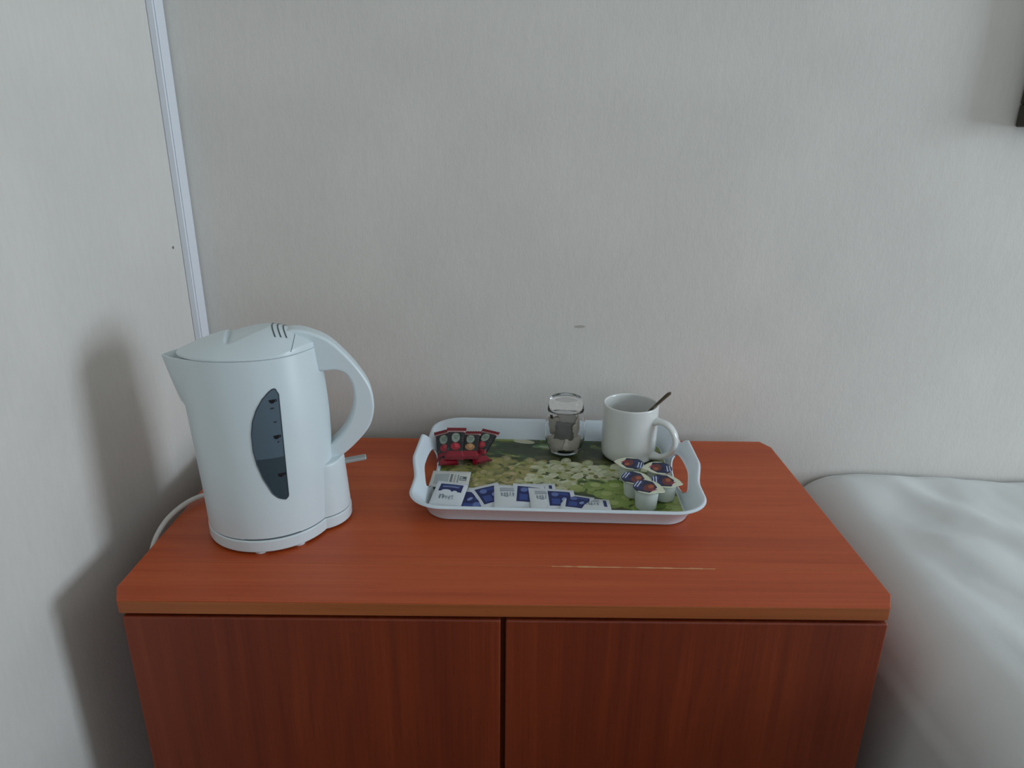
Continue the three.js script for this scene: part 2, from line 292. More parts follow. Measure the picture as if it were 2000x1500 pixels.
  tag(mesh('gauge_water', curved(0.0650, WL, left, right, 0.0005), M.water, k), 'darker lower part of the gauge where the water stands');
  const rim = []; for (let i = 0; i <= 40; i++) { const h = lerp(0.065, 0.1945, i / 40); rim.push([right(h), h, front(right(h), h) + 0.0004]); }
  for (let i = 40; i >= 0; i--) { const h = lerp(0.065, 0.1945, i / 40); rim.push([left(h), h, front(left(h), h) + 0.0004]); }
  mesh('gauge_rim', tube([...rim, rim[0]], 0.0006, 200, 6), M.water, k);
  const cupMark = (a, h) => {                                  // a printed cup: bowl and ear
    const bowl = new THREE.Shape(); bowl.moveTo(-0.0034, 0.0018); bowl.lineTo(0.0034, 0.0018); bowl.quadraticCurveTo(0.003, -0.0024, 0, -0.0026); bowl.quadraticCurveTo(-0.003, -0.0024, -0.0034, 0.0018);
    const g = mergeGeometries([new THREE.ShapeGeometry(bowl), new THREE.TorusGeometry(0.0011, 0.0004, 6, 14).translate(0.0036, 0.0003, 0).toNonIndexed()].map((q) => { q = q.index ? q.toNonIndexed() : q; q.deleteAttribute('uv'); return q; }));
    const p = g.attributes.position; for (let i = 0; i < p.count; i++) { const x = a + p.getX(i), y = h + p.getY(i); p.setXYZ(i, x, y, front(x, y) + 0.0009); }
    mesh('gauge_mark', g, M.ink, k);
  };
  cupMark(0.0182, 0.1815); cupMark(0.0192, 0.1405); cupMark(0.0200, 0.0955);
  for (const [a, h, w] of [[0.0176, 0.1735, 0.002], [0.0192, 0.1577, 0.0014], [0.0206, 0.1345, 0.0009]]) mesh('gauge_mark', gridGeo(4, 2, (u, v) => { const x = a + (u - 0.5) * 2 * w, y = h + (v - 0.5) * 0.0014; return [x, y, front(x, y) + 0.0008]; }), M.ink, k);
  // cord from the back of the base, over the left edge of the cabinet
  const inv = new THREE.Matrix4().makeRotationY(-Math.PI / 12), W = (x, y, z) => { const v = new THREE.Vector3(x + 0.297, y - TOP, z - 0.300).applyMatrix4(inv); return [v.x, v.y, v.z]; };
  mesh('power_cord', tube([W(-0.345, 0.729, 0.249), W(-0.372, 0.727, 0.2385), W(-0.395, 0.7265, 0.241), W(-0.412, 0.728, 0.256), W(-0.4235, 0.7275, 0.283), W(-0.431, 0.721, 0.313), W(-0.4345, 0.704, 0.338), W(-0.436, 0.66, 0.352), W(-0.438, 0.56, 0.345), W(-0.445, 0.40, 0.33), W(-0.45, 0.2, 0.3), W(-0.455, 0.004, 0.28)], 0.0033, 140, 10), M.cord, k);
}

// ---------- tray ----------
const TC = [0.0620, 0.1725], TR = 0.030;                       // centre and turn
const trayAt = (xl, zl) => [TC[0] + xl * Math.cos(TR) - zl * Math.sin(TR), TC[1] + xl * Math.sin(TR) + zl * Math.cos(TR)];
{
  const t = thing('tray', 'white plastic serving tray with cut-out handles and a green floral base, on the cabinet', 'tray', [TC[0], TOP, TC[1]], -TR);
  const A0 = 0.166, B0 = 0.1225, r0 = 0.03, A1 = 0.1845, B1 = 0.1405, r1 = 0.042;
  // stations round the tray: corners and sides share one parameter
  const st = [];
  const side = (n, f) => { for (let i = 0; i < n; i++) st.push(f(i / n)); };
  const corner = (sx, sz, a0) => side(14, (q) => ({ k: 'c', sx, sz, a: a0 + q * Math.PI / 2 }));
  side(90, (q) => ({ k: 'e', sx: 1, q: 1 - 2 * q }));          // +x end, from front to back
  corner(1, -1, 0); side(20, (q) => ({ k: 's', sz: -1, q: 1 - 2 * q })); corner(-1, -1, Math.PI / 2);
  side(90, (q) => ({ k: 'e', sx: -1, q: -1 + 2 * q })); corner(-1, 1, Math.PI); side(20, (q) => ({ k: 's', sz: 1, q: -1 + 2 * q })); corner(1, 1, Math.PI * 1.5);
  const at = (s, A, B, r) => {
    if (s.k === 'e') return [s.sx * A, s.q * (B - r)];
    if (s.k === 's') return [s.q * (A - r), s.sz * B];
    return [s.sx * (A - r) + r * Math.cos(s.a), s.sz * (B - r) - r * Math.sin(s.a)];
  };
  const HT = 0.0295, NJ = 13;
  // rows: floor edge .. hole bottom (4) | hole top (5) .. rim .. lip
  const base = [0, 0.08, 0.2, 0.34, 0.47, 0.47, 0.6, 0.75, 0.9, 1.0];
  function point(s, j) {
    const zl = at(s, A1, B1, r1)[1], end = s.k === 'e', b = end ? sstep(-0.062, -0.049, zl) * (1 - sstep(0.018, 0.070, zl)) : 0;
    const hf = end ? Math.pow(Math.max(0, 1 - ((zl - 0.010) / 0.056) ** 2), 0.45) : 0;
    let tt = j <= 9 ? base[j] : 1;
    if (j <= 4) tt = tt / 0.47 * (0.47 - 0.39 * hf); else if (j <= 9) tt = 1 - (1 - tt) / 0.53 * (0.53 - 0.18 * hf);
    const p0 = at(s, A0, B0, r0), p1 = at(s, A1, B1, r1), w = Math.pow(tt, 1.25), lip = j === 10 ? 0.0022 : j === 11 ? 0.0042 : j >= 12 ? 0.0052 : 0;
    const y = 0.003 + (HT - 0.003) * Math.pow(tt, 0.92) + 0.0105 * b * tt * tt + (j === 10 ? 0.0006 : j === 11 ? 0.0001 : j >= 12 ? -0.0018 : 0);
    let ox, oz; if (end) { ox = s.sx; oz = 0; } else if (s.k === 's') { ox = 0; oz = s.sz; } else { ox = Math.cos(s.a); oz = -Math.sin(s.a); }
    const out = lip + 0.0085 * b * Math.pow(tt, 1.1);
    return [lerp(p0[0], p1[0], w) + ox * out, y, lerp(p0[1], p1[1], w) + oz * out, hf];
  }
  const N = st.length, pos = [], idx = [], hole = [];
  for (let j = 0; j < NJ; j++) for (let i = 0; i < N; i++) { const p = point(st[i], j); pos.push(p[0], p[1], p[2]); if (j === 4) hole[i] = p[3] > 0.02; }
  const id = (i, j) => j * N + (i % N), quads = [];
  for (let j = 0; j < NJ - 1; j++) for (let i = 0; i < N; i++) { if (j === 4) { continue; } quads.push([id(i, j), id(i + 1, j), id(i + 1, j + 1), id(i, j + 1)]); }
  const tri = []; for (const [a, b, c, d] of quads) tri.push(a, b, c, a, c, d);
  const g0 = new THREE.BufferGeometry(); g0.setAttribute('position', new THREE.Float32BufferAttribute(pos, 3)); g0.setIndex(tri); g0.computeVertexNormals();
  // average normals of the two hole rows where they coincide
  const n0 = g0.attributes.normal, V = new THREE.Vector3();
  for (let i = 0; i < N; i++) if (!hole[i]) { const a = id(i, 4), b = id(i, 5); V.set(n0.getX(a) + n0.getX(b), n0.getY(a) + n0.getY(b), n0.getZ(a) + n0.getZ(b)).normalize(); n0.setXYZ(a, V.x, V.y, V.z); n0.setXYZ(b, V.x, V.y, V.z); }
  // which way do they point? make them face inwards/up
  const flip = n0.getX(id(45, 2)) > 0 ? -1 : 1, TH = 0.0026, all = pos.slice(), tot = N * NJ;
  for (let v = 0; v < tot; v++) { const j = Math.floor(v / N), k = j === 0 ? 1 : 1; all.push(pos[v * 3] - flip * n0.getX(v) * TH * k, Math.max(0.0004, pos[v * 3 + 1] - flip * n0.getY(v) * TH), pos[v * 3 + 2] - flip * n0.getZ(v) * TH); }
  const q = (a, b, c, d) => idx.push(a, b, c, a, c, d);
  for (const [a, b, c, d] of quads) { if (flip > 0) { q(a, b, c, d); q(a + tot, d + tot, c + tot, b + tot); } else { q(a, d, c, b); q(a + tot, b + tot, c + tot, d + tot); } }
  for (let i = 0; i < N; i++) {
    const e = (a, b) => q(a, b, b + tot, a + tot);
    e(id(i, NJ - 1), id(i + 1, NJ - 1));
    if (hole[i] || hole[(i + 1) % N]) { e(id(i, 4), id(i + 1, 4)); e(id(i + 1, 5), id(i, 5)); }
  }
  const gt = new THREE.BufferGeometry(); gt.setAttribute('position', new THREE.Float32BufferAttribute(all, 3)); gt.setIndex(idx); gt.computeVertexNormals();
  // floor slab
  const rs = (A, B, r) => { const s = new THREE.Shape(); for (let i = 0; i < N; i++) { const [x, z] = at(st[i], A, B, r); i ? s.lineTo(x, -z) : s.moveTo(x, -z); } s.closePath(); return s; };
  const slab = new THREE.ExtrudeGeometry(rs(A0 + 0.0002, B0 + 0.0002, r0), { depth: 0.0026, bevelEnabled: false }).rotateX(-Math.PI / 2).translate(0, 0.0004, 0);
  const strip = (g) => { g = g.index ? g.toNonIndexed() : g; for (const n of Object.keys(g.attributes)) if (n !== 'position' && n !== 'normal') g.deleteAttribute(n); return g; };
  mesh('tray_shell', mergeGeometries([strip(gt), strip(slab)]), M.tray, t);
  const print = new THREE.ShapeGeometry(rs(A0 - 0.0015, B0 - 0.0015, r0 - 0.002)).rotateX(-Math.PI / 2).translate(0, 0.0034, 0), pp = print.attributes.position, uv = new Float32Array(pp.count * 2);
  for (let i = 0; i < pp.count; i++) { uv[i * 2] = (pp.getX(i) + A0) / (2 * A0); uv[i * 2 + 1] = 0.5 - pp.getZ(i) / (2 * B0); }
  print.setAttribute('uv', new THREE.BufferAttribute(uv, 2));
  const floral = canvasTex(1024, 760, (c, w, h) => {           // pale blossoms and grape-green leaves on dark foliage; u, v from the tray's left back corner
    c.fillStyle = '#7d8746'; c.fillRect(0, 0, w, h);
    const blob = (x, y, rx, ry, a, col, al = 1) => { c.globalAlpha = al; c.fillStyle = col; c.beginPath(); c.ellipse(x * w, y * h, rx * w, ry * h, a, 0, 7); c.fill(); };
    const greens = ['#6a7a2e', '#87944a', '#566a2a', '#9aa35a', '#74813c'];
    for (let i = 0; i < 420; i++) blob(rnd(), rnd(), rr(0.02, 0.06), rr(0.02, 0.06), rr(0, 3), greens[Math.floor(rnd() * 5)], 0.5);
    for (let i = 0; i < 160; i++) { const x = rr(0.2, 0.95), y = rr(0.02, 0.34); blob(x, y, rr(0.02, 0.06), rr(0.015, 0.05), rr(-0.4, 0.6), ['#2c3a1e', '#3a4526', '#35502f', '#262e18'][Math.floor(rnd() * 4)], 0.6); }
    for (let i = 0; i < 90; i++) blob(rr(0.5, 0.95), rr(0.15, 0.42), rr(0.02, 0.05), rr(0.02, 0.05), rr(0, 3), ['#33381c', '#4a4a2a', '#2a3018'][Math.floor(rnd() * 3)], 0.55);
    blob(0.36, 0.035, 0.055, 0.03, 0.25, '#d3d0b4', 0.9); blob(0.27, 0.02, 0.05, 0.02, 0, '#8f9a3c', 0.9);
    blob(0.47, 0.1, 0.07, 0.03, -0.15, '#6d9460', 0.9); blob(0.5, 0.125, 0.07, 0.018, 0.25, '#b9c3ab', 0.85); blob(0.78, 0.06, 0.05, 0.03, -0.2, '#7e9668', 0.8);
    blob(0.40, 0.19, 0.13, 0.055, 0.1, '#38442a', 0.8); blob(0.47, 0.29, 0.06, 0.05, 0, '#565640', 0.8);
    for (let i = 0; i < 150; i++) blob(rr(0.42, 1), rr(0.3, 0.66), rr(0.012, 0.04), rr(0.012, 0.035), rr(0, 3), ['#3f4a22', '#565c2c', '#2f3a1c', '#6a6f38'][Math.floor(rnd() * 4)], 0.6);
    const bloom = (x, y, r, tone, dim) => {                     // five notched petals round a green eye
      const a0 = x * 40 + y * 9; blob(x + 0.006, y + r * 0.5, r * 0.95, r * 0.8, 0, '#39431f', 0.45);
      for (let p = 0; p < 5; p++) { const a = a0 + p * 1.257, px = x + Math.cos(a) * r * 0.58, py = y + Math.sin(a) * r * 0.72; blob(px, py, r * 0.47, r * 0.42, a, tone[p % tone.length], dim); blob(px + Math.cos(a) * r * 0.12, py + Math.sin(a) * r * 0.12 - r * 0.08, r * 0.24, r * 0.2, a, tone[(p + 2) % tone.length], dim * 0.8); }
      blob(x, y, r * 0.2, r * 0.22, 0, '#8a9048', 0.9);
    };
    const cream = ['#c4c6a2', '#b0b584', '#d6d8bc', '#bcc09a'], tan = ['#a79f5e', '#b6aa70', '#98924e', '#b8a67c'];
    for (let i = 0; i < 46; i++) bloom(rr(0.08, 0.46), rr(0.32, 0.7), rr(0.04, 0.07), tan, 0.55);
    for (let i = 0; i < 26; i++) blob(rr(0.1, 0.46), rr(0.34, 0.7), rr(0.006, 0.02), rr(0.008, 0.02), rr(0, 3), ['#c9b98e', '#6b6a32', '#c0a884'][i % 3], 0.6);
    for (const [x, y, r] of [[0.46, 0.40, 0.05], [0.545, 0.36, 0.055], [0.52, 0.47, 0.05], [0.635, 0.39, 0.06], [0.66, 0.47, 0.05], [0.755, 0.42, 0.055], [0.44, 0.53, 0.05], [0.575, 0.55, 0.055], [0.71, 0.52, 0.045], [0.83, 0.5, 0.05], [0.5, 0.63, 0.06], [0.56, 0.67, 0.05], [0.39, 0.6, 0.045], [0.86, 0.4, 0.04]]) bloom(x, y, r * 1.3, cream, 0.85);
    for (let i = 0; i < 170; i++) { const x = rr(0.58, 1), y = rr(0.55, 1); blob(x, y, rr(0.015, 0.045), rr(0.015, 0.045), rr(0, 3), ['#75923a', '#8fa552', '#4c6420', '#5d7a2a', '#a0ad66', '#3a4c18'][Math.floor(rnd() * 6)], 0.7); }
    blob(0.6, 0.74, 0.09, 0.035, 0.25, '#303d20', 0.9); blob(0.70, 0.86, 0.1, 0.02, 0.2, '#4a4a2a', 0.8);
    for (const [x, y] of [[0.66, 0.62], [0.74, 0.62], [0.7, 0.72], [0.8, 0.66], [0.78, 0.76], [0.86, 0.72], [0.72, 0.82], [0.84, 0.84]]) { blob(x, y, 0.045, 0.05, 0, '#93a755', 0.75); blob(x + 0.008, y - 0.012, 0.022, 0.024, 0, '#b3be7c', 0.7); }
    for (let i = 0; i < 60; i++) blob(rnd(), rr(0.35, 1), rr(0.006, 0.02), rr(0.004, 0.014), rr(0, 3), ['#3c481e', '#c9c99e', '#5a5428'][Math.floor(rnd() * 3)], 0.7);
    c.globalAlpha = 1;
  });
  tag(mesh('printed_base', print, std({ map: floral, roughness: 0.4 }), t), 'print of pale blossoms among green leaves');
}
const FL = TOP + 0.0036;                                        // tray floor

// ---------- mug, spoon, jar ----------
{
  const m = thing('mug', 'plain white ceramic mug with a C-shaped handle, at the back right of the tray', 'mug', [0.1765, FL, 0.1035]);
  const R0 = 0.0408, HM = 0.0855;
  mesh('mug_body', lathe([[0, 0.0012], [0.028, 0.0012], [0.030, 0], [0.0345, 0.0004], [0.0385, 0.0035], [0.0402, 0.0085], [R0, 0.02], [R0, HM - 0.0022], [R0 - 0.0005, HM - 0.0006], [R0 - 0.0017, HM], [R0 - 0.0030, HM - 0.0008], [R0 - 0.0035, HM - 0.003], [R0 - 0.0037, 0.014], [0.034, 0.0075], [0.028, 0.005], [0, 0.0048]], 96), M.ceramic, m);
  const q = -0.62, d = [Math.cos(q), -Math.sin(q)], pt = (r, h) => [d[0] * r, h, d[1] * r];
  const curve = new THREE.CatmullRomCurve3([pt(0.038, 0.0645), pt(0.048, 0.0665), pt(0.061, 0.0635), pt(0.071, 0.0525), pt(0.0735, 0.038), pt(0.068, 0.0235), pt(0.055, 0.0125), pt(0.0385, 0.0105)].map((p) => new THREE.Vector3(...p)));
  const S = 60, fr = curve.computeFrenetFrames(S), nrm = new THREE.Vector3(-d[1], 0, d[0]);
  mesh('mug_handle', gridGeo(20, S, (u, v) => {
    const p = curve.getPointAt(v), tg = curve.getTangentAt(v), b = new THREE.Vector3().crossVectors(tg, nrm).normalize(), a = u * Math.PI * 2, flare = 1 + 0.45 * (sstep(0.12, 0, v) + sstep(0.88, 1, v));
    p.addScaledVector(nrm, Math.cos(a) * 0.0068 * flare).addScaledVector(b, Math.sin(a) * 0.0042 * flare); return [p.x, p.y, p.z];
  }, true), M.ceramic, m);
}
{
  const a = new THREE.Vector3(0.1545, FL + 0.0088, 0.084), b = new THREE.Vector3(0.2236, 0.8415, 0.1455), len = a.distanceTo(b);
  const s = thing('teaspoon', 'dark steel teaspoon leaning out of the white mug', 'spoon');
  s.position.copy(a); s.quaternion.setFromUnitVectors(new THREE.Vector3(0, 1, 0), b.clone().sub(a).normalize());
  mesh('spoon_handle', gridGeo(16, 40, (u, v) => { const y = lerp(0.036, len, v), w = lerp(0.0016, 0.0031, sstep(0.3, 0.95, v)) * Math.sqrt(clamp((1 - v) * 30 + 0.02)), a2 = u * Math.PI * 2; return [Math.cos(a2) * w, y, Math.sin(a2) * 0.0011 * Math.sqrt(clamp((1 - v) * 30 + 0.02))]; }, true), M.steel, s);
  mesh('spoon_bowl', gridGeo(24, 20, (u, v) => {
    const side = v < 0.5 ? 1 : -1, r = v < 0.5 ? v * 2 : 2 - v * 2, a2 = u * Math.PI * 2, x = Math.cos(a2) * 0.0085 * r, y = 0.021 + Math.sin(a2) * 0.017 * r;
    return [x, y, 0.004 * (r * r - 1) + side * -0.0004];
  }), M.steel, s);
}
const JAR = [0.0815, 0.0885];
{
  const j = thing('glass_jar', 'small clear glass jar with a clear lid, full of tea bags, behind the pots', 'jar', [JAR[0], FL, JAR[1]]);
  j.userData.label = 'small barrel-shaped clear glass jar of tea bags, left of the mug';
  const o = [[0.0, 0.0], [0.020, 0.0], [0.0225, 0.0015], [0.0265, 0.010], [0.0303, 0.022], [0.0318, 0.033], [0.0312, 0.044], [0.0290, 0.054], [0.0272, 0.060], [0.0268, 0.066], [0.0275, 0.0685], [0.0272, 0.0695]];
  const inn = [[0.0258, 0.0693], [0.0250, 0.066], [0.0254, 0.060], [0.0272, 0.0535], [0.0293, 0.044], [0.0299, 0.033], [0.0284, 0.022], [0.0246, 0.0112], [0.0205, 0.0045], [0.0, 0.0042]];
  mesh('jar_body', lathe([...o, ...inn], 72), M.glass, j);
  mesh('jar_lid', lathe([[0, 0.0718], [0.0240, 0.0718], [0.0240, 0.0703], [0.0268, 0.0703], [0.0272, 0.0712], [0.0266, 0.0745], [0.0250, 0.0800], [0.0243, 0.0842], [0.0225, 0.0862], [0.019, 0.0868], [0.0, 0.0868]], 72), M.glass, j);
}
function teabagGeo(w, h, t, s0) {
  const f = (u, v, sgn) => { const x = (u - 0.5) * w, y = (v - 0.5) * h, e = Math.pow(clamp(1 - Math.abs(u * 2 - 1) ** 4) * clamp(1 - Math.abs(v * 2 - 1) ** 4), 0.6); return [x + 0.0006 * Math.sin(v * 17 + s0), y + 0.0006 * Math.sin(u * 15 + s0), sgn * (0.0003 + t * 0.5 * e * (0.7 + 0.6 * vnoise(u * 5 + s0, v * 5))) + 0.0012 * Math.sin(u * 4 + s0)]; };
  return mergeGeometries([gridGeo(12, 12, (u, v) => f(u, v, 1)), gridGeo(12, 12, (u, v) => f(1 - u, v, -1))]);
}
{
  const paper = [0xb9b3a8, 0x9d9a94, 0x6c6a68, 0xc4bdb0].map((c) => std({ color: c, roughness: 0.9 }));
  const dark = std({ color: 0x3a1f1c, roughness: 0.8 });
  // [dx, y, dz, pitch, yaw, roll, tone]
  const spots = [[-0.012, 0.019, 0.013, -0.3, -0.55, 0.35, 0], [0.010, 0.019, 0.014, -0.25, 0.5, -0.3, 3], [0.0, 0.021, -0.013, 0.2, 0.2, 0.2, 1], [-0.002, 0.039, 0.016, -0.15, 0.10, -0.12, 2], [0.016, 0.040, 0.004, 0.1, 1.1, 0.25, 3], [-0.016, 0.041, 0.001, 0.05, -1.0, 0.3, 0], [0.003, 0.053, 0.004, -0.75, 0.4, 0.2, 1], [0.0, 0.040, -0.012, 0.2, 0.0, 0.1, 0], [0.012, 0.022, -0.002, 0.2, 1.2, 0.5, 1], [-0.010, 0.024, -0.004, 0.2, -0.9, 0.4, 3], [0.002, 0.028, 0.002, 0.3, 0.3, 0.9, 1]];
  spots.forEach(([dx, y, dz, rx, ry, rz, tone], i) => {
    const b = thing('tea_bag', 'grey-white paper tea bag inside the clear glass jar', 'tea bag', [JAR[0] + dx, FL + y, JAR[1] + dz], 0, 'tea bags in the glass jar');
    b.rotation.set(rx, ry, rz);
    if (i === 3) { b.userData.label = 'darkest grey tea bag, at the front in the middle of the glass jar'; delete b.userData.group; }
    mesh('bag', teabagGeo(0.029, 0.027, 0.0055, i * 1.7), paper[tone], b);
    if (i === 5) mesh('tag', rbox(-0.0035, 0.0035, 0.012, 0.018, 0.003, 0.0036, 0.0002), dark, b);
  });
}

// ---------- milk pots ----------
{
  const lidTex = (v) => canvasTex(256, 256, (c) => {
    c.fillStyle = '#d8dbc2'; c.fillRect(0, 0, 256, 256);
    c.save(); c.translate(106, 128); c.rotate(v * 0.12 - 0.1); c.scale(1.06, 1.4);
    c.fillStyle = '#141c3e'; c.beginPath(); c.moveTo(-150, -72); c.lineTo(36, -62); c.lineTo(84, -18); c.lineTo(60, 60); c.lineTo(-140, 76); c.fill();   // navy banner
    c.fillStyle = '#2a3f7c'; c.fillRect(-110, -40, 90, 26); c.fillStyle = '#1c2c5c'; c.fillRect(-110, 10, 110, 34);
    c.fillStyle = '#c9d0e2'; c.fillRect(-84, -44, 12, 74); c.fillRect(-62, -40, 8, 70); c.fillRect(-44, -44, 9, 70);                                   // pale lettering strokes, too small to read
    c.fillStyle = '#6d2f2c'; c.beginPath(); c.ellipse(34, 4, 34, 44, 0.3, 0, 7); c.fill(); c.fillStyle = '#a85a38'; c.beginPath(); c.ellipse(42, -12, 17, 20, 0.4, 0, 7); c.fill();
    c.fillStyle = '#8c2440'; c.beginPath(); c.moveTo(50, 10); c.lineTo(96, -2); c.lineTo(58, 42); c.fill();
    c.restore();
  });
  const lidMats = [0, 1, 2].map((v) => std({ map: lidTex(v), roughness: 0.5 }));
  const s = new THREE.Shape(), n = 64;
  for (let i = 0; i <= n; i++) { const a = (i / n) * Math.PI * 2, d = Math.min(a, Math.PI * 2 - a), r = 0.0182 + 0.0050 * Math.pow(Math.max(0, 1 - d / 0.62), 1.3); const x = r * Math.cos(a), y = r * Math.sin(a); i ? s.lineTo(x, y) : s.moveTo(x, y); }
  const lidGeo = new THREE.ExtrudeGeometry(s, { depth: 0.0003, bevelEnabled: true, bevelThickness: 0.0003, bevelSize: 0.0003, bevelSegments: 1 }).rotateX(-Math.PI / 2);
  { const p = lidGeo.attributes.position, uv = lidGeo.attributes.uv; for (let i = 0; i < p.count; i++) { uv.setXY(i, 0.5 + p.getX(i) / 0.046, 0.5 - p.getZ(i) / 0.046); const d = Math.max(0, p.getX(i) - 0.017); p.setY(i, p.getY(i) - d * 0.25); } }
  const potGeo = lathe([[0, 0.0008], [0.0105, 0.0008], [0.012, 0], [0.0132, 0.0012], [0.0138, 0.004], [0.0152, 0.0195], [0.0157, 0.0232], [0.0178, 0.0244], [0.0181, 0.0252], [0, 0.0252]], 48);
  // x, z, lift, turn, print, label
  const pots = [
    [0.1665, 0.1850, 0.0, 2.75, 0, 'milk pot right in front of the mug, backmost and leftmost of the five'],
    [0.2035, 0.1985, 0.0, 3.05, 1, 'milk pot under the mug handle, at the back right of the five'],
    [0.1660, 0.2290, 0.0, -0.35, 2, 'milk pot at the left of the five, between the backmost and the frontmost'],
    [0.2045, 0.2375, 0.0, -0.25, 0, 'milk pot nearest the right tray handle, its pale lid tab pointing right'],
    [0.1760, 0.2625, 0.0045, -0.45, 1, 'milk pot closest to the tray front rim, its lid over the others'],
  ];
  let first;
  pots.forEach(([x, z, up, turn, v, label], i) => {
    let p;
    if (!first) { p = first = thing('milk_pot', '', 'milk pot'); mesh('pot', potGeo, M.cup, p); mesh('peel_lid', lidGeo, lidMats[0], p).position.y = 0.0256; } else { p = first.clone(); p.name = numbered('milk_pot'); scene.add(p); }
    p.children[1].material = lidMats[v];
    p.scale.y = 1 + up / 0.026;
    p.position.set(x, FL, z); p.rotation.set(0, turn, 0); p.userData = { label: 'white ' + label, category: 'milk pot', group: 'milk pots on the tray' };
  });
}

